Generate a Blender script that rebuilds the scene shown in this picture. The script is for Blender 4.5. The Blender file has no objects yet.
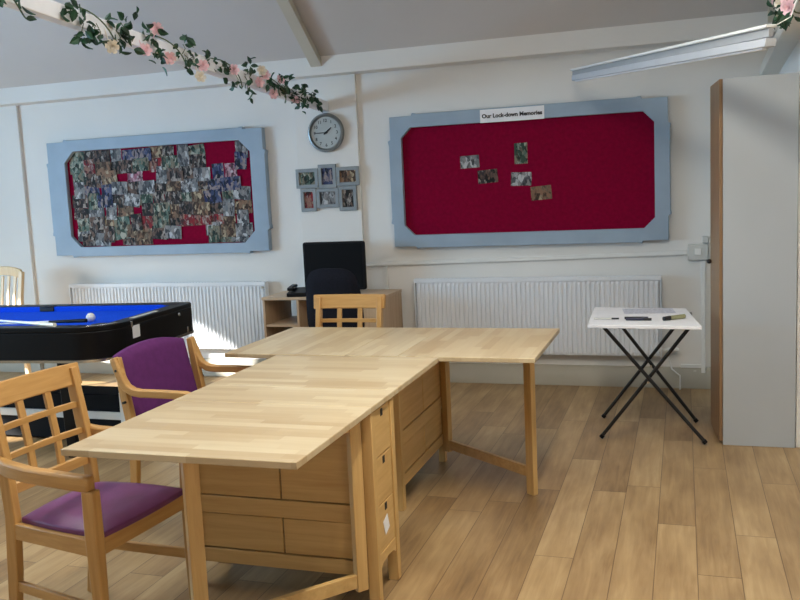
import bpy, bmesh, math, random
from mathutils import Vector, Matrix, Euler
random.seed(7)
S = bpy.context.scene
COL = S.collection
PI = math.pi
W = 6.363          # the back wall's plane

# ------------------------------------------------------------------ helpers
def lin(c):
    return tuple(((v/255)/12.92 if v/255 <= .04045 else ((v/255+.055)/1.055)**2.4) for v in c) + (1,)

class NT:
    def __init__(s, name):
        s.m = bpy.data.materials.new(name); s.m.use_nodes = True
        s.t = s.m.node_tree; s.b = s.t.nodes['Principled BSDF']
    def n(s, kind, **kw):
        nd = s.t.nodes.new(kind)
        for k, v in kw.items():
            if k in nd.inputs: nd.inputs[k].default_value = v
            else: setattr(nd, k, v)
        return nd
    def l(s, a, b): s.t.links.new(a, b)
    def math(s, op, a, b=None, c=None):
        nd = s.t.nodes.new('ShaderNodeMath'); nd.operation = op
        for i, v in enumerate((a, b, c)):
            if v is None: continue
            if isinstance(v, (int, float)): nd.inputs[i].default_value = v
            else: s.l(v, nd.inputs[i])
        return nd.outputs[0]
    def ramp(s, fac, stops, interp='LINEAR'):
        r = s.t.nodes.new('ShaderNodeValToRGB'); e = r.color_ramp.elements
        r.color_ramp.interpolation = interp
        while len(e) < len(stops): e.new(.5)
        for k, (p, c) in zip(e, stops): k.position = p; k.color = lin(c)
        s.l(fac, r.inputs[0]); return r.outputs[0]
    def coords(s): return s.n('ShaderNodeTexCoord').outputs['Object']

def plain(name, col, rough=.5, metal=0, var=.05, scale=18, bump=0, spec=.5):
    k = NT(name); b = k.b
    b.inputs['Roughness'].default_value = rough; b.inputs['Metallic'].default_value = metal
    b.inputs['Specular IOR Level'].default_value = spec
    nz = k.n('ShaderNodeTexNoise', Scale=scale, Detail=4.0); k.l(k.coords(), nz.inputs['Vector'])
    lo = tuple(max(0, c*(1-var)) for c in col); hi = tuple(min(255, c*(1+var)) for c in col)
    k.l(k.ramp(nz.outputs['Fac'], [(.3, lo), (.7, hi)]), b.inputs['Base Color'])
    if bump:
        bp = k.n('ShaderNodeBump', Strength=bump, Distance=.002); nz2 = k.n('ShaderNodeTexNoise', Scale=scale*12, Detail=3.0)
        k.l(k.coords(), nz2.inputs['Vector']); k.l(nz2.outputs['Fac'], bp.inputs['Height']); k.l(bp.outputs[0], b.inputs['Normal'])
    return k.m

def wood(name, a, b_, axis=0, rough=.42, scale=1.0):
    """plain timber with its grain along one object axis"""
    k = NT(name); mp = k.n('ShaderNodeMapping')
    sc = [26*scale]*3; sc[axis] = 1.6*scale; mp.inputs['Scale'].default_value = sc
    k.l(k.coords(), mp.inputs['Vector'])
    nz = k.n('ShaderNodeTexNoise', Scale=1.6, Detail=6.0, Roughness=.6, Distortion=.4); k.l(mp.outputs[0], nz.inputs['Vector'])
    k.l(k.ramp(nz.outputs['Fac'], [(.28, a), (.72, b_)]), k.b.inputs['Base Color'])
    k.b.inputs['Roughness'].default_value = rough
    return k.m

def staves(name, axis, cols, rough=.34):
    """butcher-block board: staves along one axis, each stave of its own tone"""
    k = NT(name); sep = k.n('ShaderNodeSeparateXYZ'); k.l(k.coords(), sep.inputs[0])
    L, C = (sep.outputs[axis], sep.outputs[1-axis])
    row = k.math('FLOOR', k.math('DIVIDE', C, .043))
    wn = k.n('ShaderNodeTexWhiteNoise', noise_dimensions='1D'); k.l(row, wn.inputs['W'])
    off = k.math('MULTIPLY', wn.outputs['Value'], 3.7)
    cell = k.math('FLOOR', k.math('ADD', k.math('DIVIDE', L, .34), off))
    cm = k.n('ShaderNodeCombineXYZ'); k.l(row, cm.inputs[0]); k.l(cell, cm.inputs[1])
    wn2 = k.n('ShaderNodeTexWhiteNoise', noise_dimensions='3D'); k.l(cm.outputs[0], wn2.inputs['Vector'])
    mp = k.n('ShaderNodeMapping'); sc = [60]*3; sc[axis] = 4; mp.inputs['Scale'].default_value = sc
    k.l(k.coords(), mp.inputs['Vector'])
    nz = k.n('ShaderNodeTexNoise', Scale=1.0, Detail=5.0); k.l(mp.outputs[0], nz.inputs['Vector'])
    f = k.math('ADD', k.math('MULTIPLY', wn2.outputs['Value'], .62), k.math('MULTIPLY', nz.outputs['Fac'], .38))
    k.l(k.ramp(f, cols), k.b.inputs['Base Color'])
    k.b.inputs['Roughness'].default_value = rough
    return k.m

class MB:
    """collects shapes for ONE mesh object"""
    def __init__(s): s.v = []; s.f = []; s.mi = []
    def add(s, vs, fs, m=0):
        o = len(s.v); s.v += [tuple(v) for v in vs]; s.f += [tuple(i+o for i in f) for f in fs]; s.mi += [m]*len(fs)
    def box(s, x0, x1, y0, y1, z0, z1, rot=None, piv=None, m=0):
        vs = [Vector((x, y, z)) for z in (z0, z1) for y in (y0, y1) for x in (x0, x1)]
        if rot is not None:
            p = Vector(piv) if piv else Vector(((x0+x1)/2, (y0+y1)/2, (z0+z1)/2))
            vs = [rot @ (v-p)+p for v in vs]
        s.add(vs, [(0, 2, 3, 1), (4, 5, 7, 6), (0, 1, 5, 4), (2, 6, 7, 3), (0, 4, 6, 2), (1, 3, 7, 5)], m); return s
    def bar(s, pts, w, d, side=(0, 1, 0), m=0, taper=None):
        """rectangular section w (along side) x d swept along pts"""
        pts = [Vector(p) for p in pts]; side = Vector(side).normalized(); rings = []
        for i, p in enumerate(pts):
            t = (pts[min(i+1, len(pts)-1)]-pts[max(i-1, 0)]).normalized()
            sd = (side - t*side.dot(t)).normalized(); up = t.cross(sd)
            k = taper[i] if taper else 1
            rings.append([p+sd*a*w/2*k+up*b*d/2*k for a, b in ((-1, -1), (1, -1), (1, 1), (-1, 1))])
        vs = [v for r in rings for v in r]; fs = []
        for i in range(len(rings)-1):
            for j in range(4):
                a, b = i*4+j, i*4+(j+1) % 4; fs.append((a, b, b+4, a+4))
        fs += [(3, 2, 1, 0), tuple(len(vs)-4+j for j in range(4))]
        s.add(vs, fs, m); return s
    def tube(s, pts, r, n=10, m=0):
        pts = [Vector(p) for p in pts]; vs = []; fs = []; prev = None
        rs = r if isinstance(r, (list, tuple)) else [r]*len(pts)
        for i, p in enumerate(pts):
            t = (pts[min(i+1, len(pts)-1)]-pts[max(i-1, 0)]).normalized()
            if prev is None: prev = Vector((0, 0, 1)) if abs(t.z) < .9 else Vector((1, 0, 0))
            u = (prev - t*prev.dot(t)).normalized(); prev = u; w = t.cross(u)
            vs += [p+(u*math.cos(2*PI*j/n)+w*math.sin(2*PI*j/n))*rs[i] for j in range(n)]
        for i in range(len(pts)-1):
            for j in range(n):
                a, b = i*n+j, i*n+(j+1) % n; fs.append((a, b, b+n, a+n))
        fs += [tuple(reversed(range(n))), tuple(len(vs)-n+j for j in range(n))]
        s.add(vs, fs, m); return s
    def lathe(s, prof, c=(0, 0, 0), axis='z', n=40, m=0):
        vs = []; fs = []
        for r, h in prof:
            for j in range(n):
                a = 2*PI*j/n; x, y = r*math.cos(a), r*math.sin(a)
                p = (x, y, h) if axis == 'z' else ((x, -h, y) if axis == 'y' else (h, x, y))
                vs.append(tuple(p[i]+c[i] for i in range(3)))
        for i in range(len(prof)-1):
            for j in range(n):
                a, b = i*n+j, i*n+(j+1) % n; fs.append((a, b, b+n, a+n))
        fs += [tuple(reversed(range(n))), tuple(len(vs)-n+j for j in range(n))]
        s.add(vs, fs, m); return s
    def ball(s, c, r, n=16, sc=(1, 1, 1), m=0):
        vs = []; fs = []
        for i in range(1, n//2):
            a = PI*i/(n//2)
            for j in range(n):
                b = 2*PI*j/n
                vs.append((c[0]+r*sc[0]*math.sin(a)*math.cos(b), c[1]+r*sc[1]*math.sin(a)*math.sin(b), c[2]+r*sc[2]*math.cos(a)))
        k = n//2-1
        for i in range(k-1):
            for j in range(n):
                q = (j+1) % n; fs.append((i*n+j, i*n+n+j, i*n+n+q, i*n+q))
        vs += [(c[0], c[1], c[2]+r*sc[2]), (c[0], c[1], c[2]-r*sc[2])]
        for j in range(n):
            q = (j+1) % n; fs += [(len(vs)-2, j, q), (len(vs)-1, (k-1)*n+q, (k-1)*n+j)]
        s.add(vs, fs, m); return s
    def prism(s, poly, f0, f1, m=0):
        """closed polygon; f0/f1 turn a 2D point into the two end caps"""
        n = len(poly); vs = [f0(p) for p in poly]+[f1(p) for p in poly]
        fs = [tuple(reversed(range(n))), tuple(range(n, 2*n))]+[(i, (i+1) % n, n+(i+1) % n, n+i) for i in range(n)]
        s.add(vs, fs, m); return s
    def ring(s, outer, inner, f0, f1, m=0):
        """frame between two polygons with the same number of points"""
        n = len(outer); vs = [f0(p) for p in outer]+[f0(p) for p in inner]+[f1(p) for p in outer]+[f1(p) for p in inner]; fs = []
        for i in range(n):
            j = (i+1) % n
            fs += [(i, n+i, n+j, j), (2*n+i, 2*n+j, 3*n+j, 3*n+i), (i, j, 2*n+j, 2*n+i), (n+i, 3*n+i, 3*n+j, n+j)]
        s.add(vs, fs, m); return s
    def build(s, name, mat, parent=None, bev=0, seg=2, smooth=True, loc=None, sub=0):
        me = bpy.data.meshes.new(name); me.from_pydata(s.v, [], s.f)
        bm = bmesh.new(); bm.from_mesh(me); bmesh.ops.recalc_face_normals(bm, faces=bm.faces); bm.to_mesh(me); bm.free()
        for k in (mat if isinstance(mat, (list, tuple)) else [mat]): me.materials.append(k)
        me.polygons.foreach_set('material_index', s.mi)
        if smooth:
            me.shade_smooth(); me.set_sharp_from_angle(angle=math.radians(38))
        o = bpy.data.objects.new(name, me); COL.objects.link(o)
        if parent: o.parent = parent
        if loc: o.location = loc
        if bev:
            b = o.modifiers.new('bevel', 'BEVEL'); b.width = bev; b.segments = seg; b.limit_method = 'ANGLE'; b.angle_limit = math.radians(40)
        if sub:
            u = o.modifiers.new('subdivision', 'SUBSURF'); u.levels = sub; u.render_levels = sub
        return o

def empty(name, loc=(0, 0, 0), rz=0):
    o = bpy.data.objects.new(name, None); COL.objects.link(o); o.location = loc; o.rotation_euler = (0, 0, rz); o.empty_display_size = .1
    return o
def tag(o, label, cat, group=None, kind=None):
    o['label'] = label; o['category'] = cat
    if group: o['group'] = group
    if kind: o['kind'] = kind
    return o
def struct(o): o['kind'] = 'structure'; return o
def copy_tree(o, parent=None):
    c = o.copy(); COL.objects.link(c)
    if parent: c.parent = parent
    for ch in list(o.children): copy_tree(ch, c)
    return c
def box(name, mat, parent, x0, x1, y0, y1, z0, z1, bev=.003, **kw):
    return MB().box(x0, x1, y0, y1, z0, z1).build(name, mat, parent, bev, **kw)
def text_shape(mb, body, size, f, width=None, bold=0, m=0, mid=False):
    """lettering as flat geometry; f maps (x, y) of the text to a 3D point"""
    cu = bpy.data.curves.new('lettering', 'FONT'); cu.body = body; cu.size = size; cu.offset = bold; cu.resolution_u = 3
    ob = bpy.data.objects.new('lettering', cu); COL.objects.link(ob)
    bpy.context.view_layer.update()
    me = bpy.data.meshes.new_from_object(ob.evaluated_get(bpy.context.evaluated_depsgraph_get()))
    bpy.data.objects.remove(ob); bpy.data.curves.remove(cu)
    xs = [v.co.x for v in me.vertices]; ys = [v.co.y for v in me.vertices]
    k = width/(max(xs)-min(xs)) if width else 1
    cx, cy = ((max(xs)+min(xs))/2, (max(ys)+min(ys))/2) if mid else (min(xs), 0)
    mb.add([f((v.co.x-cx)*k, (v.co.y-cy)*k) for v in me.vertices], [tuple(p.vertices) for p in me.polygons], m)
    bpy.data.meshes.remove(me)

# ------------------------------------------------------------------ materials
M = {}
M['wall'] = plain('wall paint', (226, 224, 219), .8, var=.012, scale=1.5, bump=.15)
M['rearwall'] = plain('rear wall paint', (140, 142, 146), .8, var=.02, scale=1.5)
M['ceiling'] = plain('ceiling paint', (200, 196, 192), .85, var=.015, scale=1.2, bump=.1)
M['trimpaint'] = plain('trim paint', (226, 225, 217), .45, var=.015, scale=3)
M['skirtpaint'] = plain('skirting paint', (176, 171, 156), .5, var=.02, scale=3)
M['cream'] = plain('cream rafter paint', (196, 190, 174), .5, var=.02, scale=3)
M['radwhite'] = plain('radiator enamel', (226, 229, 232), .35, var=.01, scale=4)
M['plastic'] = plain('white plastic', (228, 228, 224), .35, var=.01)
M['batten'] = plain('batten enamel', (186, 189, 194), .5, var=.01)
M['battengrey'] = plain('batten grey', (158, 160, 162), .5, var=.01)
M['greyplastic'] = plain('grey plastic', (204, 204, 198), .4, var=.02)
M['board'] = plain('blue grey board paint', (150, 168, 184), .55, var=.03, scale=5, bump=.1)
M['felt'] = plain('crimson felt', (126, 4, 44), .95, var=.06, scale=40, bump=.4, spec=.1)
M['paper'] = plain('white paper', (236, 236, 238), .7, var=.01)
M['greypaper'] = plain('printed grey paper', (196, 198, 208), .7, var=.12, scale=60)
M['ink'] = plain('black ink', (16, 16, 20), .6, var=.05)
M['black'] = plain('black laminate', (6, 6, 8), .4, var=.1, spec=.25)
M['blackmatte'] = plain('black matte board', (7, 7, 9), .75, var=.1, spec=.2)
M['blackfab'] = plain('black chair cloth', (17, 18, 27), .85, var=.25, scale=90, bump=.5, spec=.2)
M['blackmetal'] = plain('black metal', (14, 14, 15), .4, var=.1)
M['screen'] = plain('dark screen', (4, 4, 6), .6, var=.05, spec=.15)
M['cloth'] = plain('blue baize', (12, 74, 210), .9, var=.05, scale=90, bump=.3, spec=.1)
M['chrome'] = plain('chrome', (210, 212, 214), .2, 1, var=.02)
M['silver'] = plain('silver clock rim', (134, 138, 138), .3, .85, var=.03)
M['dial'] = plain('clock dial', (176, 182, 180), .4, var=.02)
M['frame'] = plain('silver photo frame', (136, 142, 144), .45, .25, var=.04)
M['ballwhite'] = plain('ivory ball', (228, 228, 216), .15, var=.01)
M['purple'] = plain('purple vinyl', (114, 58, 106), .42, var=.1, scale=7, bump=.1)
M['purplefab'] = plain('purple cloth', (94, 43, 98), .8, var=.05, scale=30, bump=.3, spec=.2)
M['pen'] = plain('dark blue pen', (30, 34, 60), .35)
M['yellow'] = plain('yellow label', (150, 150, 112), .5)
M['cab'] = plain('white melamine', (176, 182, 186), .45, var=.012, scale=2)
M['leaf'] = plain('leaf green', (30, 64, 42), .55, var=.45, scale=25)
M['stem'] = plain('vine stem', (78, 92, 60), .7, var=.2)
M['pink'] = plain('pink petals', (238, 198, 204), .7, var=.08, scale=30)
M['creamflower'] = plain('cream petals', (228, 218, 200), .7, var=.06, scale=30)
BE0, BE1 = (176, 130, 70), (200, 156, 94)
M['beech_x'] = wood('beech x', BE0, BE1, 0); M['beech_y'] = wood('beech y', BE0, BE1, 1); M['beech_z'] = wood('beech z', BE0, BE1, 2)
PB0, PB1 = (206, 176, 132), (226, 200, 158)
M['pale_z'] = wood('pale beech', PB0, PB1, 2)
BI0, BI1 = (190, 150, 90), (212, 176, 116)
M['birch_x'] = wood('birch x', BI0, BI1, 0, .4); M['birch_y'] = wood('birch y', BI0, BI1, 1, .4); M['birch_z'] = wood('birch z', BI0, BI1, 2, .4)
M['desk_x'] = wood('desk beech laminate', (178, 150, 120), (204, 178, 148), 0, .4); M['desk_z'] = wood('desk beech panel', (178, 148, 116), (204, 176, 144), 2, .4)
M['door_z'] = wood('cupboard door beech', (128, 98, 68), (150, 118, 84), 2, .45)
M['staves_x'] = staves('birch staves', 0, [(.15, (176, 152, 115)), (.5, (191, 171, 136)), (.85, (203, 187, 154))])
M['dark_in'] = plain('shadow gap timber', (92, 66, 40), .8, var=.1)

def floor_material():
    k = NT('laminate oak planks'); sep = k.n('ShaderNodeSeparateXYZ'); k.l(k.coords(), sep.inputs[0])
    x = k.math('ADD', k.math('DIVIDE', sep.outputs[0], .156), 40.705); row = k.math('FLOOR', x); fx = k.math('FRACT', x)
    wn = k.n('ShaderNodeTexWhiteNoise', noise_dimensions='1D'); k.l(row, wn.inputs['W'])
    y = k.math('ADD', k.math('DIVIDE', sep.outputs[1], 1.28), k.math('MULTIPLY', wn.outputs['Value'], 7.3)); cell = k.math('FLOOR', y); fy = k.math('FRACT', y)
    cm = k.n('ShaderNodeCombineXYZ'); k.l(row, cm.inputs[0]); k.l(cell, cm.inputs[1])
    w2 = k.n('ShaderNodeTexWhiteNoise', noise_dimensions='3D'); k.l(cm.outputs[0], w2.inputs['Vector'])
    sh = k.n('ShaderNodeVectorMath', operation='ADD'); sc = k.n('ShaderNodeVectorMath', operation='SCALE'); sc.inputs['Scale'].default_value = 13
    k.l(w2.outputs['Color'], sc.inputs[0]); k.l(k.coords(), sh.inputs[0]); k.l(sc.outputs[0], sh.inputs[1])
    mp = k.n('ShaderNodeMapping'); mp.inputs['Scale'].default_value = (22, 1.5, 1); k.l(sh.outputs[0], mp.inputs['Vector'])
    g = k.n('ShaderNodeTexNoise', Scale=1.7, Detail=7.0, Roughness=.62, Distortion=.6); k.l(mp.outputs[0], g.inputs['Vector'])
    mp2 = k.n('ShaderNodeMapping'); mp2.inputs['Scale'].default_value = (5, 1.6, 1); k.l(sh.outputs[0], mp2.inputs['Vector'])
    kn = k.n('ShaderNodeTexNoise', Scale=1.4, Detail=3.0); k.l(mp2.outputs[0], kn.inputs['Vector'])
    f = k.math('ADD', k.math('ADD', k.math('MULTIPLY', w2.outputs['Value'], .20), k.math('MULTIPLY', g.outputs['Fac'], .44)), k.math('MULTIPLY', kn.outputs['Fac'], .52))
    c = k.ramp(f, [(.3, (108, 84, 56)), (.5, (146, 117, 80)), (.66, (168, 139, 98)), (.88, (192, 166, 124))])
    ex = k.math('MINIMUM', fx, k.math('SUBTRACT', 1, fx)); ey = k.math('MULTIPLY', k.math('MINIMUM', fy, k.math('SUBTRACT', 1, fy)), 6.7)
    e = k.math('SMOOTHSTEP', k.math('MINIMUM', ex, ey), 0.0, .016) if False else k.math('LESS_THAN', k.math('MINIMUM', ex, ey), .012)
    mx = k.n('ShaderNodeMixRGB'); k.l(k.math('MULTIPLY', e, .62), mx.inputs[0]); k.l(c, mx.inputs[1]); mx.inputs[2].default_value = lin((70, 48, 32))
    k.l(mx.outputs[0], k.b.inputs['Base Color']); k.b.inputs['Roughness'].default_value = .4
    k.b.inputs['Specular IOR Level'].default_value = .4
    return k.m
M['floor'] = floor_material()

def print_material(name, cols, scale):
    """a blurry colour print: patches of people and things"""
    k = NT(name); oi = k.n('ShaderNodeObjectInfo'); sc = k.n('ShaderNodeVectorMath', operation='SCALE'); cm = k.n('ShaderNodeCombineXYZ')
    for i in range(3): k.l(oi.outputs['Random'], cm.inputs[i])
    k.l(cm.outputs[0], sc.inputs[0]); sc.inputs['Scale'].default_value = 57
    ad0 = k.n('ShaderNodeVectorMath', operation='ADD'); k.l(k.coords(), ad0.inputs[0]); k.l(sc.outputs[0], ad0.inputs[1])
    wob = k.n('ShaderNodeTexNoise', Scale=28.0, Detail=2.0); k.l(ad0.outputs[0], wob.inputs['Vector']); ws = k.n('ShaderNodeVectorMath', operation='SCALE'); ws.inputs['Scale'].default_value = .035
    k.l(wob.outputs['Color'], ws.inputs[0]); ad = k.n('ShaderNodeVectorMath', operation='ADD'); st = k.n('ShaderNodeMapping'); st.inputs['Scale'].default_value = (1.35, 1, .75)
    k.l(ad0.outputs[0], st.inputs['Vector']); k.l(st.outputs[0], ad.inputs[0]); k.l(ws.outputs[0], ad.inputs[1])
    vo = k.n('ShaderNodeTexVoronoi', Scale=scale, Randomness=1.0); k.l(ad.outputs[0], vo.inputs['Vector'])
    nz = k.n('ShaderNodeTexNoise', Scale=scale*1.3, Detail=3.0); k.l(ad.outputs[0], nz.inputs['Vector'])
    sp = k.n('ShaderNodeSeparateColor'); k.l(vo.outputs['Color'], sp.inputs[0])
    f = k.math('ADD', k.math('MULTIPLY', sp.outputs[0], .62), k.math('MULTIPLY', nz.outputs['Fac'], .38))
    n = len(cols)
    k.l(k.ramp(f, [(.06+.88*i/n, c) for i, c in enumerate(cols)], 'EASE'), k.b.inputs['Base Color'])
    k.b.inputs['Roughness'].default_value = .6; k.b.inputs['Specular IOR Level'].default_value = .15
    return k.m
PAL = {
 'dark': [(20, 20, 24), (46, 40, 40), (30, 36, 34), (120, 96, 84), (60, 56, 58), (170, 160, 150)],
 'bluish': [(24, 28, 50), (46, 54, 96), (32, 36, 46), (86, 96, 130), (160, 144, 140), (60, 72, 104)],
 'greenish': [(30, 44, 38), (62, 84, 72), (40, 50, 46), (140, 130, 110), (84, 110, 100), (180, 180, 164)],
 'brownish': [(44, 34, 30), (90, 70, 56), (60, 48, 42), (150, 116, 92), (110, 96, 80), (190, 170, 140)],
 'pinkish': [(90, 40, 60), (170, 110, 130), (70, 50, 56), (200, 160, 170), (120, 60, 80), (215, 200, 205)],
 'greyish': [(44, 46, 50), (96, 98, 102), (64, 66, 70), (150, 146, 144), (120, 124, 126), (200, 200, 200)],
 'reddish': [(50, 20, 26), (150, 40, 46), (60, 44, 44), (160, 120, 104), (110, 30, 44), (180, 170, 160)],
}
PM = {k: print_material('print '+k, [tuple(int(q*.92) for q in c) for c in v], 32) for k, v in PAL.items()}

# ------------------------------------------------------------------ the room shell
XL, XR, YF = -7.6, 3.0, -2.2
SY, SZ = 6.213, 2.53                        # where the sloping ceiling starts
RY, RZ = 2.0, SZ+.72*(SY-2.0)               # ridge
ZT = RZ+.1
struct(box('floor', M['floor'], None, XL-.15, XR+.15, YF-.15, W+.15, -.1, 0, bev=0))
struct(box('wall_back', M['wall'], None, XL-.15, .75, W, W+.15, 0, 2.75, bev=0))
# left wall with a window band and a high slot window (daylight from the left)
mb = MB()
def wall_with_holes(mb, axis, p0, p1, a0, a1, z0, z1, holes):
    As = sorted({a0, a1, *[h[0] for h in holes], *[h[1] for h in holes]}); Zs = sorted({z0, z1, *[h[2] for h in holes], *[h[3] for h in holes]})
    for i in range(len(As)-1):
        for j in range(len(Zs)-1):
            ca, cz = (As[i]+As[i+1])/2, (Zs[j]+Zs[j+1])/2
            if any(h[0] < ca < h[1] and h[2] < cz < h[3] for h in holes): continue
            if axis == 'x': mb.box(p0, p1, As[i], As[i+1], Zs[j], Zs[j+1])
            else: mb.box(As[i], As[i+1], p0, p1, Zs[j], Zs[j+1])
WL = [(1.2, 4.0, .95, 2.15), (2.60, 3.06, 2.28, 2.72)]
WF = [(-5.6, -3.2, .95, 2.2), (-2.2, .2, .95, 2.2), (1.0, 2.4, .95, 2.2)]
wall_with_holes(mb, 'x', XL-.15, XL, YF-.15, W+.15, 0, ZT, WL); struct(mb.build('wall_left', M['wall'], None, 0, smooth=False))
mb = MB(); wall_with_holes(mb, 'y', YF-.15, YF, XL-.15, XR+.15, 0, 2.75, WF); struct(mb.build('wall_front', M['rearwall'], None, 0, smooth=False))
mb = MB(); mb.box(XR, XR+.15, YF-.15, 5.2, 0, ZT); mb.box(.60, XR, 5.05, 5.2, 0, ZT); mb.box(.60, .75, 5.2, W+.15, 0, ZT)
struct(mb.build('wall_right', M['wall'], None, 0, smooth=False))
mb = MB(); T = .12
WR = [(-5.0, -3.8, 2.9, 4.2), (-2.0, -.8, 2.9, 4.2), (.7, 1.9, 2.9, 4.2)]      # roof windows: x0, x1, y0, y1
def slab(y0, z0, y1, z1, xa=XL-.15, xb=XR+.15): mb.prism([(y0, z0), (y1, z1), (y1, z1+T), (y0, z0+T)], lambda p: (xa, p[0], p[1]), lambda p: (xb, p[0], p[1]))
def rz_(y): return SZ+.72*(SY-y)
slab(W+.15, rz_(W+.15), 4.2, rz_(4.2)); slab(2.9, rz_(2.9), RY, RZ); slab(YF-.15, RZ-.72*(RY-YF+.15), RY, RZ)
xs_ = [XL-.15]+[v for h in WR for v in h[:2]]+[XR+.15]
for i in range(0, len(xs_), 2): slab(4.2, rz_(4.2), 2.9, rz_(2.9), xs_[i], xs_[i+1])
struct(mb.build('ceiling', M['ceiling'], None, 0, smooth=False))
# window frames and panes (behind and left of the viewpoint)
glass = NT('window glass'); tr = glass.n('ShaderNodeBsdfTransparent'); gl = glass.n('ShaderNodeBsdfGlossy', Roughness=.02); mxs = glass.n('ShaderNodeMixShader'); mxs.inputs[0].default_value = .06
glass.l(tr.outputs[0], mxs.inputs[1]); glass.l(gl.outputs[0], mxs.inputs[2]); glass.l(mxs.outputs[0], glass.t.nodes['Material Output'].inputs[0])
wi = 0
for axis, p, hs in (('x', XL-.08, WL), ('y', YF-.08, WF)):
    for a0, a1, z0, z1 in hs:
        wi += 1; mb = MB(); t = .035
        P = (lambda q: (p-.03, q[0], q[1])) if axis == 'x' else (lambda q: (q[0], p-.03, q[1]))
        Q = (lambda q: (p+.03, q[0], q[1])) if axis == 'x' else (lambda q: (q[0], p+.03, q[1]))
        mb.ring([(a0, z0), (a1, z0), (a1, z1), (a0, z1)], [(a0+t, z0+t), (a1-t, z0+t), (a1-t, z1-t), (a0+t, z1-t)], P, Q)
        fr = struct(mb.build('window_%d' % wi, M['plastic'], None, .003))
        mb = MB(); d = .003
        if axis == 'x': mb.box(p-d, p+d, a0+t, a1-t, z0+t, z1-t)
        else: mb.box(a0+t, a1-t, p-d, p+d, z0+t, z1-t)
        mb.build('pane', glass.m, fr, 0)

for x0, x1, y0, y1 in WR:
    wi += 1; t = .05
    RP = lambda q: (q[0], q[1], rz_(q[1])+.03); RQ = lambda q: (q[0], q[1], rz_(q[1])+.09)
    mb = MB(); mb.ring([(x0, y0), (x1, y0), (x1, y1), (x0, y1)], [(x0+t, y0+t), (x1-t, y0+t), (x1-t, y1-t), (x0+t, y1-t)], RP, RQ)
    fr = struct(mb.build('window_%d' % wi, M['plastic'], None, .003))
    mb = MB(); mb.prism([(x0+t, y0+t), (x1-t, y0+t), (x1-t, y1-t), (x0+t, y1-t)], lambda q: (q[0], q[1], rz_(q[1])+.055), lambda q: (q[0], q[1], rz_(q[1])+.061)); mb.build('pane', glass.m, fr, 0)

# pillars, wall beam, tie beams, rafters, skirting
PF = W-.03
for i, xc in enumerate((-5.83, -2.64)):
    struct(box('trim_%d' % (i+1), M['wall'], None, xc-.262, xc+.262, PF, W+.01, 0, 2.45, bev=.004))
struct(box('trim_3', M['wall'], None, XL, .60, SY, W+.01, 2.392, 2.62, bev=.006))
def slope_z(y): return SZ+.72*(SY-y)
ti = 4
for xc in (-5.83, -2.64, .555):
    y0 = SY+.0; mb = MB(); w = .045 if xc != .555 else .03
    mb.prism([(y0, slope_z(y0)-.015), (RY, slope_z(RY)-.015), (RY, slope_z(RY)-.075), (y0, slope_z(y0)-.075)], lambda p: (xc-w, p[0], p[1]), lambda p: (xc+w, p[0], p[1]))
    struct(mb.build('trim_%d' % ti, M['cream'], None, .003)); ti += 1
tie_pts = {-2.64: ((6.34, 2.165), (YF, 2.66)), .555: ((6.34, 2.17), (YF, 2.65)), -5.83: ((6.34, 2.165), (YF, 2.66))}
for xc, ((ya, za), (yb, zb)) in tie_pts.items():
    w, hh = (.032, .075) if xc != .555 else (.062, .07)
    mb = MB().bar([(xc, ya, za), (xc, yb, zb)], w*2, hh, (1, 0, 0))
    if xc != -5.83: struct(mb.build('trim_%d' % ti, M['paper'] if xc < 0 else M['trimpaint'], None, .004)); ti += 1
mb = MB()
def skirt(mb, x0, x1, y): 
    mb.prism([(0, 0), (-.018, 0), (-.018, .125), (-.011, .138), (-.011, .15), (0, .155)], lambda p: (x0, y+p[0], p[1]), lambda p: (x1, y+p[0], p[1]))
skirt(mb, XL, -6.093, W); skirt(mb, -6.093, -5.567, PF); skirt(mb, -5.567, -2.903, W); skirt(mb, -2.903, -2.377, PF); skirt(mb, -2.377, .60, W)
struct(mb.build('baseboard_back', M['skirtpaint'], None, .002))
# door lining beside the cupboard
struct(box('trim_%d' % ti, M['plastic'], None, .578, .70, 5.0, 5.05, 0, 2.1, bev=.004)); ti += 1

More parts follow.
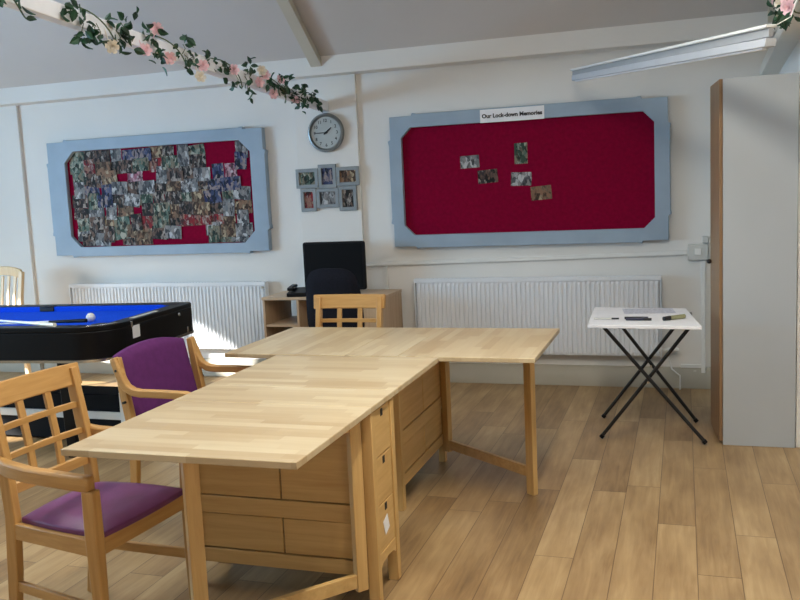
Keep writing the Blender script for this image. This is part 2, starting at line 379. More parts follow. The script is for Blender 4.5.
# ------------------------------------------------------------------ notice boards
def board_outline(x0, x1, z0, z1):
    c, i, b = .17, .012, .03                  # corner blocks step in, with a small nib at each step
    def side(p, q, out):                       # from corner p to corner q, nibs pushed along out
        P, Q, O = Vector(p), Vector(q), Vector(out); d = (Q-P).normalized()
        return [P+d*c, P+d*(c+.01)+O*(i+.008), P+d*(c+b)+O*(i+.004), P+d*(c+b+.015)+O*i,
                Q-d*(c+b+.015)+O*i, Q-d*(c+b)+O*(i+.004), Q-d*(c+.01)+O*(i+.008), Q-d*c]
    pts = []
    cs = [(x0, z0), (x1, z0), (x1, z1), (x0, z1)]; outs = [(0, -1), (1, 0), (0, 1), (-1, 0)]
    for k in range(4):
        pts.append(Vector(cs[k])); pts += side(cs[k], cs[(k+1) % 4], outs[k])
    return pts
def notice_board(label, ox, iy, yback, depth, inner, ch):
    root = empty('notice_board', ((ox[0]+ox[1])/2, yback, ox[2])); O = root.location
    outer = board_outline(*ox)
    x0, x1, z0, z1 = inner
    oct_ = [(x0+ch, z0), (x1-ch, z0), (x1, z0+ch), (x1, z1-ch), (x1-ch, z1), (x0+ch, z1), (x0, z1-ch), (x0, z0+ch)]
    # as many inner points as outer ones: project each outer point onto the octagon along its angle
    cx, cz = (x0+x1)/2, (z0+z1)/2; inn = []
    for p in outer:
        d = Vector((p[0]-cx, p[1]-cz)); best = None
        for k in range(8):
            a = Vector(oct_[k])-Vector((cx, cz)); b = Vector(oct_[(k+1) % 8])-Vector((cx, cz)); e = b-a
            den = d.x*e.y-d.y*e.x
            if abs(den) < 1e-9: continue
            t = (a.x*e.y-a.y*e.x)/den; u = (a.x*d.y-a.y*d.x)/den
            if t > 0 and -1e-6 <= u <= 1+1e-6 and (best is None or t < best): best = t
        inn.append((cx+d.x*best, cz+d.y*best))
    # octagon corners must exist: replace nearest projected points
    used = set()
    for q in oct_:
        k = min((k for k in range(len(inn)) if k not in used), key=lambda k: (inn[k][0]-q[0])**2+(inn[k][1]-q[1])**2)
        inn[k] = q; used.add(k)
    mb = MB(); mb.ring([tuple(p) for p in outer], inn, lambda p: (p[0]-O.x, 0, p[1]-O.z), lambda p: (p[0]-O.x, -depth, p[1]-O.z))
    mb.build('frame', M['board'], root, .003)
    mb = MB(); mb.box(x0-.03-O.x, x1+.03-O.x, -iy, -iy+.012, z0-.03-O.z, z1+.03-O.z)
    mb.build('felt_panel', M['felt'], root)
    tag(root, label, 'notice board')
    return root
YB = W-.002
notice_board('grey-blue framed crimson board left of the clock, crowded with snapshots', (-5.262, -3.180, 1.062, 2.043), .022, YB, .058, (-5.09, -3.30, 1.132, 1.958), .095)
notice_board('grey-blue framed crimson board right of the clock, nearly empty with five snapshots', (-2.108, -.094, 1.066, 2.046), .022, YB, .058, (-2.022, -.185, 1.152, 1.960), .075)
YP = YB-.022                                   # felt face

# the sign on the right board
root = empty('paper_sign', (-1.172, YB-.058, 2.003))
box('strip', M['paper'], root, -.234, .234, -.002, 0, -.047, .047, bev=0)
mb = MB(); text_shape(mb, 'Our Lock-down Memories', .05, lambda x, y: (x, -.0035, y), width=.44, bold=.0020, mid=True)
mb.build('lettering', M['ink'], root, smooth=False)
tag(root, 'white paper strip lettered Our Lock-down Memories on the top edge of the right board', 'sign')

def snapshot(name, x, z, w, h, tilt, y, pm, label, group):
    t = .0005
    o = MB().box(-w/2, w/2, -t, 0, -h/2, h/2).build(name, pm, None, 0, smooth=False)
    o.location = (x, y, z); o.rotation_euler = (0, tilt, 0)
    return tag(o, label, 'photo', group)
G2 = 'snapshots on the right board'
for x, z, w, h, t, p, lb in [(-1.504, 1.682, .145, .092, -.03, 'greyish', 'grey landscape snapshot nearest the left end of the sparse right board'),
    (-1.371, 1.568, .150, .098, -.06, 'dark', 'black and white looking snapshot second from the left on the sparse right board'),
    (-1.120, 1.722, .096, .150, 0, 'greenish', 'upright portrait snapshot, highest of the five on the sparse right board'),
    (-1.123, 1.537, .150, .098, .03, 'greyish', 'grey landscape snapshot directly below the upright one on the right board'),
    (-.979, 1.430, .150, .100, -.07, 'brownish', 'brownish snapshot, lowest and rightmost of the five on the right board')]:
    snapshot('snapshot', x, z, w, h, t, YP-.0002, PM[p], lb, G2)

# the crowd of snapshots on the left board
ORD = ['first', 'second', 'third', 'fourth', 'fifth', 'sixth', 'seventh', 'eighth', 'ninth', 'tenth', 'eleventh', 'twelfth', 'thirteenth', 'fourteenth', 'fifteenth']
G1 = 'snapshots on the left board'
rng = random.Random(21)
rows = [ # z, list of (x0, x1) spans
    (1.900, [(-5.03, -3.74), (-3.44, -3.345)]), (1.806, [(-5.05, -3.74), (-3.45, -3.345)]), (1.712, [(-5.05, -4.60), (-4.48, -4.36), (-4.22, -3.42)]),
    (1.618, [(-5.05, -3.42)]), (1.524, [(-5.05, -3.34)]), (1.430, [(-5.05, -4.46), (-4.36, -3.34)]),
    (1.336, [(-5.02, -3.34)]), (1.245, [(-5.02, -4.02), (-3.76, -3.34)]), (1.176, [(-5.0, -4.72), (-4.58, -4.30), (-3.76, -3.40)])]
keys = list(PAL); wts = [6, 2, 3, 4, 1, 5, 1]
n = 0
for r, (z, spans) in enumerate(rows):
    k = 0
    for a, b in spans:
        m = max(1, round((b-a)/.132)); st = (b-a)/m
        for i in range(m):
            x = a+st*(i+.5)+rng.uniform(-.012, .012); up = rng.random() < .25
            w, h = (.108, .142) if up else (.158, .110)
            w = min(w, st+.03) if b-a < .2 else w
            zz = min(z+rng.uniform(-.012, .012), 1.955-h/2); zz = max(zz, 1.137+h/2)
            p = rng.choices(keys, wts)[0]
            if r == 2 and i == 0 and a == -4.48: p = 'pinkish'
            if r in (3, 4) and k in (1, 2): p = rng.choice(['bluish', 'greenish'])
            if r == 0 and k in (4, 5): p = 'bluish'
            snapshot('snapshot', x, zz, w, h, rng.gauss(0, .06), YP-.0002-.0006*(n*7 % 19), PM[p],
                     '%s snapshot, %s from the left in the %s row down on the crowded board' % (p, ORD[k], ORD[r]), G1)
            k += 1; n += 1

# ------------------------------------------------------------------ clock and multi-photo frame on the pillar
CX, CZ, CR = -2.632, 1.966, .150
root = empty('wall_clock', (CX, PF, CZ))
MB().lathe([(CR*.97, .001), (CR, .012), (CR, .030), (CR*.96, .044), (CR*.88, .046), (CR*.83, .036), (CR*.81, .022), (.01, .0219)][:7], axis='y', n=56).build('rim', M['silver'], root)
MB().lathe([(CR*.82, .012), (CR*.82, .024)], axis='y', n=48).build('dial', M['dial'], root)
mb = MB()
for k in range(1, 13):
    a = PI/2-k*PI/6; cx, cz = .094*math.cos(a), .094*math.sin(a)
    text_shape(mb, str(k), .034, lambda x, y: (x+cx, -.0255, y+cz), bold=.0006, mid=True)
mb.build('numerals', M['ink'], root, smooth=False)
def hand(name, ang, L, w, y):
    a = PI/2-ang; d = Vector((math.cos(a), 0, math.sin(a))); MB().bar([d*-.02+Vector((0, y, 0)), d*L*.5+Vector((0, y, 0)), d*L+Vector((0, y, 0))], w, .002, (-d.z, 0, d.x), taper=[.8, 1, .5]).build(name, M['ink'], root)
hand('hour_hand', math.radians(52.5), .062, .012, -.030); hand('minute_hand', math.radians(270), .098, .007, -.033)
MB().lathe([(.008, .024), (.008, .036), (.004, .038)], axis='y', n=16).build('hub', M['ink'], root)
tag(root, 'round silver-rimmed wall clock on the white pillar above the photo frames', 'clock')

root = empty('photo_frame_cluster', (-2.645, PF, 1.54))
fr6 = [(-2.912, -2.722, 1.546, 1.698, 'greenish'), (-2.720, -2.570, 1.540, 1.724, 'bluish'), (-2.568, -2.378, 1.551, 1.697, 'brownish'),
       (-2.880, -2.746, 1.362, 1.545, 'reddish'), (-2.744, -2.556, 1.386, 1.539, 'greyish'), (-2.554, -2.406, 1.358, 1.548, 'dark')]
for x0, x1, z0, z1, p in fr6:
    x0 += 2.645; x1 += 2.645; z0 -= 1.54; z1 -= 1.54; t = .028
    mb = MB(); mb.ring([(x0, z0), (x1, z0), (x1, z1), (x0, z1)], [(x0+t, z0+t), (x1-t, z0+t), (x1-t, z1-t), (x0+t, z1-t)], lambda q: (q[0], -.001, q[1]), lambda q: (q[0], -.022, q[1]))
    f = mb.build('frame', M['frame'], root, .003)
    MB().box(x0+t-.004, x1-t+.004, -.010, -.006, z0+t-.004, z1-t+.004).build('print', PM[p], f, 0, smooth=False)
tag(root, 'cluster of six joined silver photo frames on the pillar below the clock', 'photo frame')

# ------------------------------------------------------------------ radiators
def radiator(x0, x1, z0, z1, label, valve):
    root = empty('radiator', ((x0+x1)/2, W-.003, 0)); L = (x1-x0)/2
    yb, yf = -.035, -.092
    n = round((2*L-.03)/.0333); p = (2*L-.03)/n; poly = []
    for i in range(n):
        a = -L+.015+i*p
        poly += [(a, yf+.012), (a+p*.22, yf+.012), (a+p*.36, yf), (a+p*.84, yf), (a+p*.98, yf+.012)]
    vs = []; fs = []; zs = [z0+.012, z0+.035, z1-.052, z1-.03]
    for zi, z in enumerate(zs):
        for x, y in poly: vs.append((x, y if zi in (1, 2) else yf+.010, z))
    k = len(poly)
    for i in range(3):
        for j in range(k-1): fs.append((i*k+j, i*k+j+1, i*k+k+j+1, i*k+k+j))
    mb = MB(); mb.add(vs, fs); mb.box(-L+.01, L-.01, yf+.016, yb, z0+.01, z1-.02)
    me = mb.build('ribbed_panel', M['radwhite'], root, 0, smooth=False)
    mb = MB(); mb.box(-L, L, yf-.002, yf+.012, z1-.03, z1); mb.box(-L, L, yb-.01, yb+.006, z1-.03, z1)
    for i in range(int(2*L/.03)): mb.box(-L+.015+i*.03, -L+.024+i*.03, yf+.008, yb, z1-.006, z1-.001)
    mb.build('top_grille', M['radwhite'], root, .003)
    for s in (-1, 1): MB().box(s*L-.004, s*L+.004, yf-.002, yb+.006, z0, z1).build('side_panel', M['radwhite'], root, .003)
    for s in (-1, 1): MB().box(s*L*.75-.02, s*L*.75+.02, yb, 0, z0+.1, z1-.1).build('bracket', M['radwhite'], root)
    if valve:
        zc = z0+.055
        MB().tube([(L-.01, -.06, zc), (L+.05, -.06, zc)], .010).lathe([(.014, L+.035), (.017, L+.05), (.017, L+.11), (.012, L+.118)], (0, -.06, zc), 'x', 18).build('valve', M['plastic'], root)
        MB().tube([(L+.045, -.06, zc), (L+.045, -.06, zc-.05), (L+.07, -.05, zc-.14), (L+.125, -.05, .10), (L+.125, -.05, .0)], .0055, 8).build('pipe', M['plastic'], root)
    else:
        MB().tube([(L+.02, -.06, z0+.04), (L+.02, -.06, 0)], .008, 8).tube([(L-.005, -.06, z0+.04), (L+.02, -.06, z0+.04)], .009, 8).build('pipe', M['plastic'], root)
        MB().lathe([(.011, .0), (.011, .02), (.008, .024)], (L-.02, -.095, z1-.045), 'y', 14).build('plug', M['greyplastic'], root)
    tag(root, label, 'radiator', 'white ribbed radiators on the back wall')
radiator(-1.955, -.150, .232, .818, 'white ribbed radiator below the right crimson board', True)
radiator(-5.13, -3.225, .240, .812, 'white ribbed radiator below the crowded left board, behind the pool table', False)

# trunking and spur socket
root = empty('cable_trunking', (-1.1, W-.003, .95))
MB().bar([(-1.277, -.009, -.018), (.0, -.009, .0), (1.126, -.009, .022)], .030, .018, (0, 0, 1)).build('horizontal_run', M['plastic'], root, .002)
MB().box(1.217, 1.247, -.016, 0, -.835, -.036).build('vertical_run', M['plastic'], root, .002)
MB().box(1.165, 1.187, -.014, 0, -.845, -.82).box(1.08, 1.22, -.014, 0, -.80, -.775).build('low_run', M['plastic'], root, .002)
MB().box(-1.125, -1.095, -.016, 0, -.79, -.035).build('desk_drop', M['plastic'], root, .002)
tag(root, 'thin white cable trunking running along the wall above the right radiator', 'trunking')
root = empty('spur_switch', (.098, W-.003, .975))
MB().box(-.068, .068, -.036, 0, -.058, .055).build('face_box', M['greyplastic'], root, .006)
MB().box(-.022, .022, -.041, -.036, -.02, .026).build('rocker', M['plastic'], root, .003)
MB().box(.03, .07, -.03, 0, .062, .11).build('upper_box', M['greyplastic'], root, .004)
tag(root, 'grey square wall switch box at the end of the trunking by the tall cupboard', 'switch')

# ------------------------------------------------------------------ tall cupboard on the right
root = empty('tall_cupboard', (.385, 5.23, 0)); ox, oy = .385, 5.23
D0, D1 = 4.99-oy, 5.36-oy; X0, X1 = .206-ox, .575-ox
MB().box(X0, X1, D0, D0+.02, 0, 2.0).build('side_panel', M['cab'], root, .002)
MB().box(X0, X1, D1-.02, D1, 0, 2.0).build('far_panel', M['cab'], root, .002)
MB().box(X0+.005, X1, D0+.02, D1-.02, 1.98, 1.998).build('top', M['cab'], root, .002)
MB().box(X1-.012, X1, D0+.02, D1-.02, .05, 1.98).build('back_panel', M['cab'], root)
MB().box(X0+.01, X1-.012, D0+.02, D1-.02, .06, .08).build('bottom', M['cab'], root)
MB().box(X0+.012, X0+.03, D0+.02, D1-.02, 0, .06).build('plinth', M['door_z'], root)
d = MB().box(-.018, 0, .004, D1-D0, .02, 1.999).build('door', M['door_z'], root, .002)      # hinged at the near edge, a little ajar
d.location = (X0-.001, D0, 0); d.rotation_euler = (0, 0, .095)
MB().ball((-.030, D1-D0-.04, 1.0), .014, 12).tube([(-.018, D1-D0-.04, 1.0), (-.032, D1-D0-.04, 1.0)], .006, 8).build('knob', M['blackmetal'], d)
tag(root, 'tall white cupboard with a beech door, standing against the right wall', 'cupboard')

# ------------------------------------------------------------------ gateleg tables
def gateleg(label, loc, rz, tag_paper):
    """local x = width (0.80), local y = length (1.52); drawers face +x/-x"""
    root = empty('gateleg_table', loc, rz); H = .74; t = .022
    def top(name, y0, y1):
        MB().box(-.40, .40, y0, y1, H-t, H).build(name, M['staves_x'], root, .0025)
    top('table_leaf', -.76, -.1315); top('table_top', -.1295, .1295); top('table_leaf', .1315, .76)
    for sx in (-1, 1):
        for sy in (-1, 1):
            MB().box(sx*.352 if sx > 0 else -.394, .394 if sx > 0 else sx*.352, sy*.089 if sy > 0 else -.126, .126 if sy > 0 else sy*.089, 0, H-t).build('leg', M['birch_z'], root, .003)
    MB().box(-.345, .345, -.105, .105, .115, H-t-.002).build('carcass', M['dark_in'], root)
    for sx in (-1, 1):                         # the two ends: three drawers and an arched rail
        z = .178
        for k in range(3):
            h = .178; xo = sx*.388
            d = MB().box(min(sx*.37, xo), max(sx*.37, xo), -.086, .086, z, z+h-.004).build('drawer', M['birch_y'], root, .002)
            MB().box(min(sx*.386, sx*.3895), max(sx*.386, sx*.3895), -.012, .012, z+h-.038, z+h-.010).build('finger_hole', M['ink'], d, .002)
            if tag_paper and sx > 0 and k == 0:
                MB().box(.3885, .3895, -.030, .020, z+.055, z+.115, Euler((.35, 0, 0)).to_matrix()).build('paper_sticker', M['paper'], d)
            z += h
        MB().prism([(-.089, .118), (-.089, .176), (.089, .176), (.089, .118), (.06, .134), (0, .14), (-.06, .134)], lambda p: (sx*.372, p[0], p[1]), lambda p: (sx*.390, p[0], p[1])).build('end_rail', M['birch_y'], root, .002)
    for sy in (-1, 1):                         # the two long faces: framed panels
        def panel(name, x0, x1, z0, z1, dy=0):
            MB().box(x0, x1, sy*.104 if sy > 0 else -.122+dy, .122-dy if sy > 0 else -.104, z0, z1).build(name, M['birch_x'], root, .002)
        jx = .02 if sy < 0 else -.02
        for z0, z1 in ((.374, .70), (.165, .300)):
            panel('side_board', -.350, jx-.003, z0, z1, .006); panel('side_board', jx+.003, .350, z0, z1, .006)
        panel('side_rail', -.350, .350, .303, .370, .002); panel('side_rail', -.350, .350, .105, .160, .002)
    def gate(hx, hy, lx, ly):
        g = Vector((lx-hx, ly-hy, 0)); ln = g.length; g.normalize(); sd = (-g.y, g.x, 0)
        a = Vector((hx, hy, 0)); b = Vector((lx, ly, 0)); q = lambda p, z: (p.x, p.y, z)
        MB().bar([q(b, 0), q(b, H-t-.001)], .030, .050, sd).build('gate_leg', M['birch_z'], root, .003)
        MB().bar([q(a, .07), q(a, H-t-.012)], .030, .045, sd).build('gate_post', M['birch_z'], root, .003)
        e, f = a+g*.02, b-g*.02
        MB().bar([q(e, .11), q(f, .11)], .022, .05, (sd[0], sd[1], 0)).build('gate_rail', M['birch_x'], root, .002)
        MB().bar([q(e, .685), q(f, .685)], .022, .055, (sd[0], sd[1], 0)).build('gate_rail', M['birch_x'], root, .002)
    gate(.335, -.152, -.045, -.605) if tag_paper else gate(.345, -.150, .16, -.52)
    gate(-.345, .150, .105, .520) if tag_paper else gate(-.335, .150, .055, .672)
    return tag(root, label, 'table', 'gateleg tables pushed together in a T')
gateleg('near birch gateleg table, leaf towards the camera and drawers facing right', (-1.4395, 2.895, 0), .004, True)
# the far one is turned a quarter: its local +y points along -X ... its visible gate is on the right
far = gateleg('far birch gateleg table, set crosswise in front of the right radiator', (-1.3725, 4.073, 0), -PI/2+.0, False)

# ------------------------------------------------------------------ wooden armchairs
def chair_frame(root, zt, xb_top, rails=True):
    pass
def grid_chair(label, loc, rz, group=None):
    """faces local +x; narrower at the back than at the front"""
    root = empty('beech_armchair', loc, rz); Bz, Bx, By = M['beech_z'], M['beech_x'], M['beech_y']
    ks = [(-.250, 0), (-.215, .25), (-.200, .45), (-.212, .62), (-.236, .76), (-.262, .90)]
    def post(z):
        for (x0, z0), (x1, z1) in zip(ks, ks[1:]):
            if z0 <= z <= z1: return x0+(x1-x0)*(z-z0)/(z1-z0)
    B = .190
    for s in (-1, 1):
        MB().bar([(x, s*B, z) for x, z in [(-.250, 0), (-.228, .14), (-.215, .25), (-.200, .45), (-.212, .62), (-.236, .76), (-.258, .885)]], .032, .046, (0, 1, 0), taper=[.8, .9, 1, 1, 1, .95, .9]).build('back_post', Bz, root, .004)
        MB().bar([(-.222, s*(B+.012), .655), (-.20, s*(B+.022), .640), (-.165, s*(B+.030), .630), (-.06, s*(B+.046), .624), (.10, s*(B+.056), .622), (.208, s*(B+.056), .619)], .040, .050, (0, 1, 0), taper=[.6, .85, 1, 1, 1, 1]).build('arm', Bx, root, .008)
        MB().bar([(.196, s*(B+.046), 0), (.196, s*(B+.048), .2), (.198, s*(B+.052), .44), (.202, s*(B+.056), .60)], .038, .046, (0, 1, 0), taper=[.75, .9, 1.05, 1]).build('front_leg', Bz, root, .005)
        MB().bar([(-.200, s*(B+.0), .4025), (.198, s*(B+.046), .4025)], .024, .055, (0, 1, 0)).build('side_rail', Bx, root, .003)
        MB().bar([(-.215, s*(B+.0), .205), (.196, s*(B+.046), .190)], .018, .036, (0, 1, 0)).build('stretcher', Bx, root, .003)
    MB().box(.184, .208, -.235, .235, .375, .430).build('front_rail', By, root, .003)
    pts = []
    for i in range(9):
        y = -(B+.032)+2*(B+.032)*i/8; pts.append((-.250-.020*(1-(y/(B+.032))**2), y, .858))
    MB().bar(pts, .084, .024, (-.19, 0, .98)).build('crest_rail', By, root, .005)
    for z, hh in ((.748, .022), (.650, .022)):
        MB().bar([(post(z)-.012*(1-(y/B)**2), y, z) for y in (-B, -B/2, 0, B/2, B)], hh, .016, (0, 0, 1)).build('back_rail', By, root, .002)
    MB().bar([(post(.54), y, .54) for y in (-B, 0, B)], .036, .020, (0, 0, 1)).build('back_rail', By, root, .002)
    for y in (-.064, .064):
        MB().bar([(post(z)-.011, y, z) for z in (.54, .64, .74, .83)], .028, .014, (0, 1, 0)).build('back_slat', Bz, root, .002)
    cushion(root, M['purple'], .228, .428, .042, -.185, .218, .16)
    tag(root, label, 'chair', group); return root
def cushion(root, mat, hw, z0, t, x0=-.205, x1=.238, tp=0):
    """domed upholstered seat"""
    vs = []; fs = []; N = 12
    def pt(u, v, k):
        e = lambda q: math.copysign(abs(q)**.9, q)
        sx = 1-.06*v*v; sy = (1-.05*u*u)*(1-tp*(1-u)/2)
        return (x0+(x1-x0)*(u*sx+1)/2, hw*v*sy, k)
    for i in range(N+1):
        for j in range(N+1):
            u, v = -1+2*i/N, -1+2*j/N; d = (1-u**6)*(1-v**6)
            vs.append(pt(u, v, z0+t*.45+t*.62*d**.5*(.75+.25*math.cos(u*1.3)*math.cos(v*1.3))))
    for i in range(N):
        for j in range(N):
            a = i*(N+1)+j; fs.append((a, a+N+1, a+N+2, a+1))
    rim = [i*(N+1) for i in range(N+1)]+[N*(N+1)+j for j in range(1, N+1)]+[i*(N+1)+N for i in range(N-1, -1, -1)]+[j for j in range(N-1, 0, -1)]
    o = len(vs)
    for r in rim: x, y, z = vs[r]; vs.append((x, y, z0))
    for k in range(len(rim)):
        q = (k+1) % len(rim); fs.append((rim[k], rim[q], o+q, o+k))
    fs.append(tuple(o+k for k in range(len(rim))))
    mb = MB(); mb.add(vs, fs); return mb.build('seat_cushion', mat, root, .004)
GC = 'lattice-back wooden armchairs'
near = grid_chair('lattice-back beech armchair with purple seat beside the near table leaf', (-1.950, 2.430, 0), -.08, GC)
c = copy_tree(near); c.location = (-1.86, 4.43, 0); c.rotation_euler = (0, 0, -PI/2+.02)
c['label'] = 'lattice-back beech armchair behind the far table, in front of the black office chair'

def padded_chair(label, loc, rz):
    root = empty('padded_armchair', loc, rz); Bz, Bx, By = M['beech_z'], M['beech_x'], M['beech_y']
    for s in (-1, 1):
        y = s*.275
        # bentwood: top of the back post, down and forward into the arm, then down as the front leg
        pts = [(-.262, .80), (-.240, .745), (-.222, .700), (-.200, .668), (-.165, .650), (-.12, .645), (0, .648), (.12, .648), (.165, .640), (.195, .618), (.210, .57), (.218, .45), (.228, .2), (.235, 0)]
        MB().bar([(x, y, z) for x, z in pts], .036, .034, (0, 1, 0), taper=[.9, 1, 1, 1, 1, 1, 1, 1, 1, 1, 1, 1, .95, .85]).build('bent_arm', Bx, root, .005)
        MB().bar([(-.252, y*.96, .80), (-.222, y*.96, .62), (-.190, y*.96, .45), (-.215, y*.93, .22), (-.262, y*.93, 0)], .030, .044, (0, 1, 0), taper=[.8, 1, 1, .95, .8]).build('back_post', Bz, root, .004)
        for z, x in ((.745, -.240), (.60, -.212)):
            MB().tube([(x, y-.0*s, z), (x, y+s*.021, z)], .006, 10).build('bolt', M['ink'], root)
        MB().box(-.19, .215, s*.250-.011, s*.250+.011, .375, .428).build('side_rail', Bx, root, .003)
    MB().box(.19, .215, -.26, .26, .375, .428).build('front_rail', By, root, .003)
    # padded back with a crowned top edge
    N = 14; vs = []; fs = []
    def front(u, v, sgn):
        y = u*.245; top = .800+.034*(1-u*u); z = .495+(top-.495)*v
        x = -.205-.088*((z-.45)/.37); e = (1-abs(u)**8)*(1-abs(2*v-1)**8)
        return (x+sgn*(.012+.022*e**.5), y, z)
    for sgn in (1, -1):
        o = len(vs)
        for i in range(N+1):
            for j in range(N+1): vs.append(front(-1+2*i/N, j/N, sgn))
        for i in range(N):
            for j in range(N):
                a = o+i*(N+1)+j; fs.append((a, a+1, a+N+2, a+N+1))
    K = (N+1)**2; rim = [i*(N+1) for i in range(N+1)]+[N*(N+1)+j for j in range(1, N+1)]+[i*(N+1)+N for i in range(N-1, -1, -1)]+[j for j in range(N-1, 0, -1)]
    for k in range(len(rim)):
        q = (k+1) % len(rim); fs.append((rim[k], rim[q], K+rim[q], K+rim[k]))
    mb = MB(); mb.add(vs, fs); mb.build('back_pad', M['purplefab'], root, .003)
    MB().box(-.186, -.182, .175, .215, .487, .53).build('care_label', M['paper'], root)
    cushion(root, M['purplefab'], .24, .428, .055)
    return tag(root, label, 'chair')
padded_chair('purple padded armchair with bent beech arms between the pool table and tables', (-2.150, 3.475, 0), -.10)

def slat_chair(label, loc, rz):
    root = empty('slat_back_chair', loc, rz); B = M['pale_z']
    for s in (-1, 1):
        MB().bar([(-.25, s*.205, 0), (-.205, s*.205, .45), (-.235, s*.205, .75), (-.275, s*.205, .965)], .040, .034, (0, 1, 0)).build('back_post', B, root, .005)
        MB().bar([(.20, s*.20, 0), (.20, s*.20, .43)], .036, .036, (0, 1, 0)).build('front_leg', B, root, .004)
        MB().box(-.205, .20, s*.20-.011, s*.20+.011, .38, .43).build('side_rail', B, root, .002)
    MB().bar([(-.272-.02*(1-(y/.2)**2), y, .945+.030*(1-(y/.2)**2)) for y in (-.20, -.13, -.06, 0, .06, .13, .20)], .075, .022, (0, 0, 1)).build('crest_rail', B, root, .004)
    MB().bar([(-.215, -.20, .53), (-.215, .20, .53)], .035, .02, (0, 0, 1)).build('back_rail', B, root, .002)
    for k in range(5):
        y = -.13+.065*k
        MB().bar([(-.215, y, .53), (-.240, y, .72), (-.280, y, .93)], .026, .011, (0, 1, 0)).build('back_slat', B, root, .002)
    MB().box(-.20, .225, -.225, .225, .43, .455).build('seat', B, root, .008)
    return tag(root, label, 'chair')
slat_chair('pale slat-back wooden chair behind the pool table, cut by the left picture edge', (-5.50, 5.62, 0), -PI/2)

# ------------------------------------------------------------------ pool table
root = empty('pool_table', (-4.20, 4.515, 0), math.radians(5.0)); HX, HY = 1.06, .545; ZB, ZTp = .605, .80
def rounded(hx, hy, r, n=9):
    """rounded rectangle; r is one radius or four (near right, far right, far left, near left)"""
    q = r if isinstance(r, (list, tuple)) else [r]*4; out = []
    for (sx, sy, a0), k in zip(((1, -1, -PI/2), (1, 1, 0), (-1, 1, PI/2), (-1, -1, PI)), q):
        out += [(sx*(hx-k)+k*math.cos(a0+PI/2*i/(n-1)), sy*(hy-k)+k*math.sin(a0+PI/2*i/(n-1))) for i in range(n)]
    return out
RAD = (.24, .07, .12, .12)
po = rounded(HX, HY, RAD); pi_ = rounded(HX-.10, HY-.10, .035)
MB().ring(rounded(HX, HY, RAD), rounded(HX-.13, HY-.13, .035), lambda p: (p[0], p[1], ZB), lambda p: (p[0], p[1], ZTp-.03)).build('cabinet', M['black'], root, .006)
MB().ring(po, pi_, lambda p: (p[0], p[1], ZTp-.03), lambda p: (p[0], p[1], ZTp)).build('rail_top', M['black'], root, .005)
MB().ring(rounded(HX-.098, HY-.098, .035), rounded(HX-.135, HY-.135, .02), lambda p: (p[0], p[1], .762), lambda p: (p[0], p[1], .797)).build('cushion', M['cloth'], root, .004)
MB().box(-HX+.125, HX-.125, -HY+.125, HY-.125, .745, .765).build('bed', M['cloth'], root)
MB().ring(rounded(HX+.004, HY+.004, RAD), rounded(HX-.02, HY-.02, [k-.01 for k in RAD]), lambda p: (p[0], p[1], ZB-.012), lambda p: (p[0], p[1], ZB+.004)).build('bottom_trim', M['chrome'], root)
for sx in (-1, 0, 1):
    for sy in (-1, 1):
        x, y = sx*(HX-.115), sy*(HY-.105 if sx == 0 else HY-.115)
        MB().lathe([(.052, .7985), (.052, .8015)], (x, y, 0), 'z', 24).build('pocket', M['ink'], root)
        if not sx: MB().box(-.055, .055, min(sy*(HY-.142), sy*(HY-.092)), max(sy*(HY-.142), sy*(HY-.092)), .766, .8025).build('pocket_jaw', M['ink'], root, .004)
        if sx:
            a = math.atan2(sy, sx)
            k = {(1, -1): RAD[0], (1, 1): RAD[1], (-1, 1): RAD[2], (-1, -1): RAD[3]}[sx, sy]; e = max(k-.018, .05)
            pts = [(sx*(HX-k)+e*math.cos(a+d), sy*(HY-k)+e*math.sin(a+d), .8025) for d in (-.4, -.2, 0, .2, .4)]
            MB().bar(pts, .022, .004, (math.cos(a), math.sin(a), 0)).build('corner_plate', M['chrome'], root, .001)
for sx in (-1, 1):
    for sy in (-1, 1):
        x, y = sx*(HX-.36), sy*(HY-.12)
        MB().bar([(x, y, 0), (x, y, .03), (x, y, ZB)], .085, .085, (0, 1, 0), taper=[.7, .75, 1]).build('leg', M['black'], root, .004)
xe = HX+.0005
MB().box(xe, xe+.002, -.282, -.200, .690, .765).build('paper_sticker', M['paper'], root)
MB().ball((xe, .31, .748), .012, 12, (.5, 1, 1)).build('stud', M['chrome'], root)
MB().box(xe-.002, xe+.008, -.302, -.282, .760, .795).box(xe-.002, xe+.008, -.292, -.276, .612, .645).box(xe-.002, xe+.006, .40, .418, .612, .65).build('bracket', M['chrome'], root, .002)
MB().box(HX-.062, HX-.028, -.20, .10, .8, .8025).build('rail_plate', M['greyplastic'], root)
tag(root, 'black pool table with blue baize at the left, below the crowded board', 'pool table')
o = MB().ball((0, 0, 0), .0286, 24).build('cue_ball', M['ballwhite'], None); o.location = (-3.52, 4.47, .7945)
tag(o, 'white cue ball lying on the blue baize near the right end of the pool table', 'ball')
def cue(label, a, b, colors):
    a, b = Vector(a), Vector(b); root = empty('pool_cue', a); d = b-a
    L = [Vector((0, 0, 0)), d*.72, d]
    MB().tube([L[0], L[1]], [.0045, .008], 12).build('shaft', M[colors[0]], root)
    MB().tube([L[1], L[2]], [.0082, .012], 12).build('butt', M[colors[1]], root)
    tag(root, label, 'cue', 'cues lying across the pool table')
cue('pale pool cue lying aslant over the near edge of the pool table', (-4.9, 4.56, .792), (-3.36, 3.955, .830), ('ballwhite', 'ballwhite'))
cue('dark-butted pool cue with pale shaft lying along the near edge of the blue baize', (-4.3, 4.22, .780), (-3.32, 4.175, .821), ('ballwhite', 'black'))

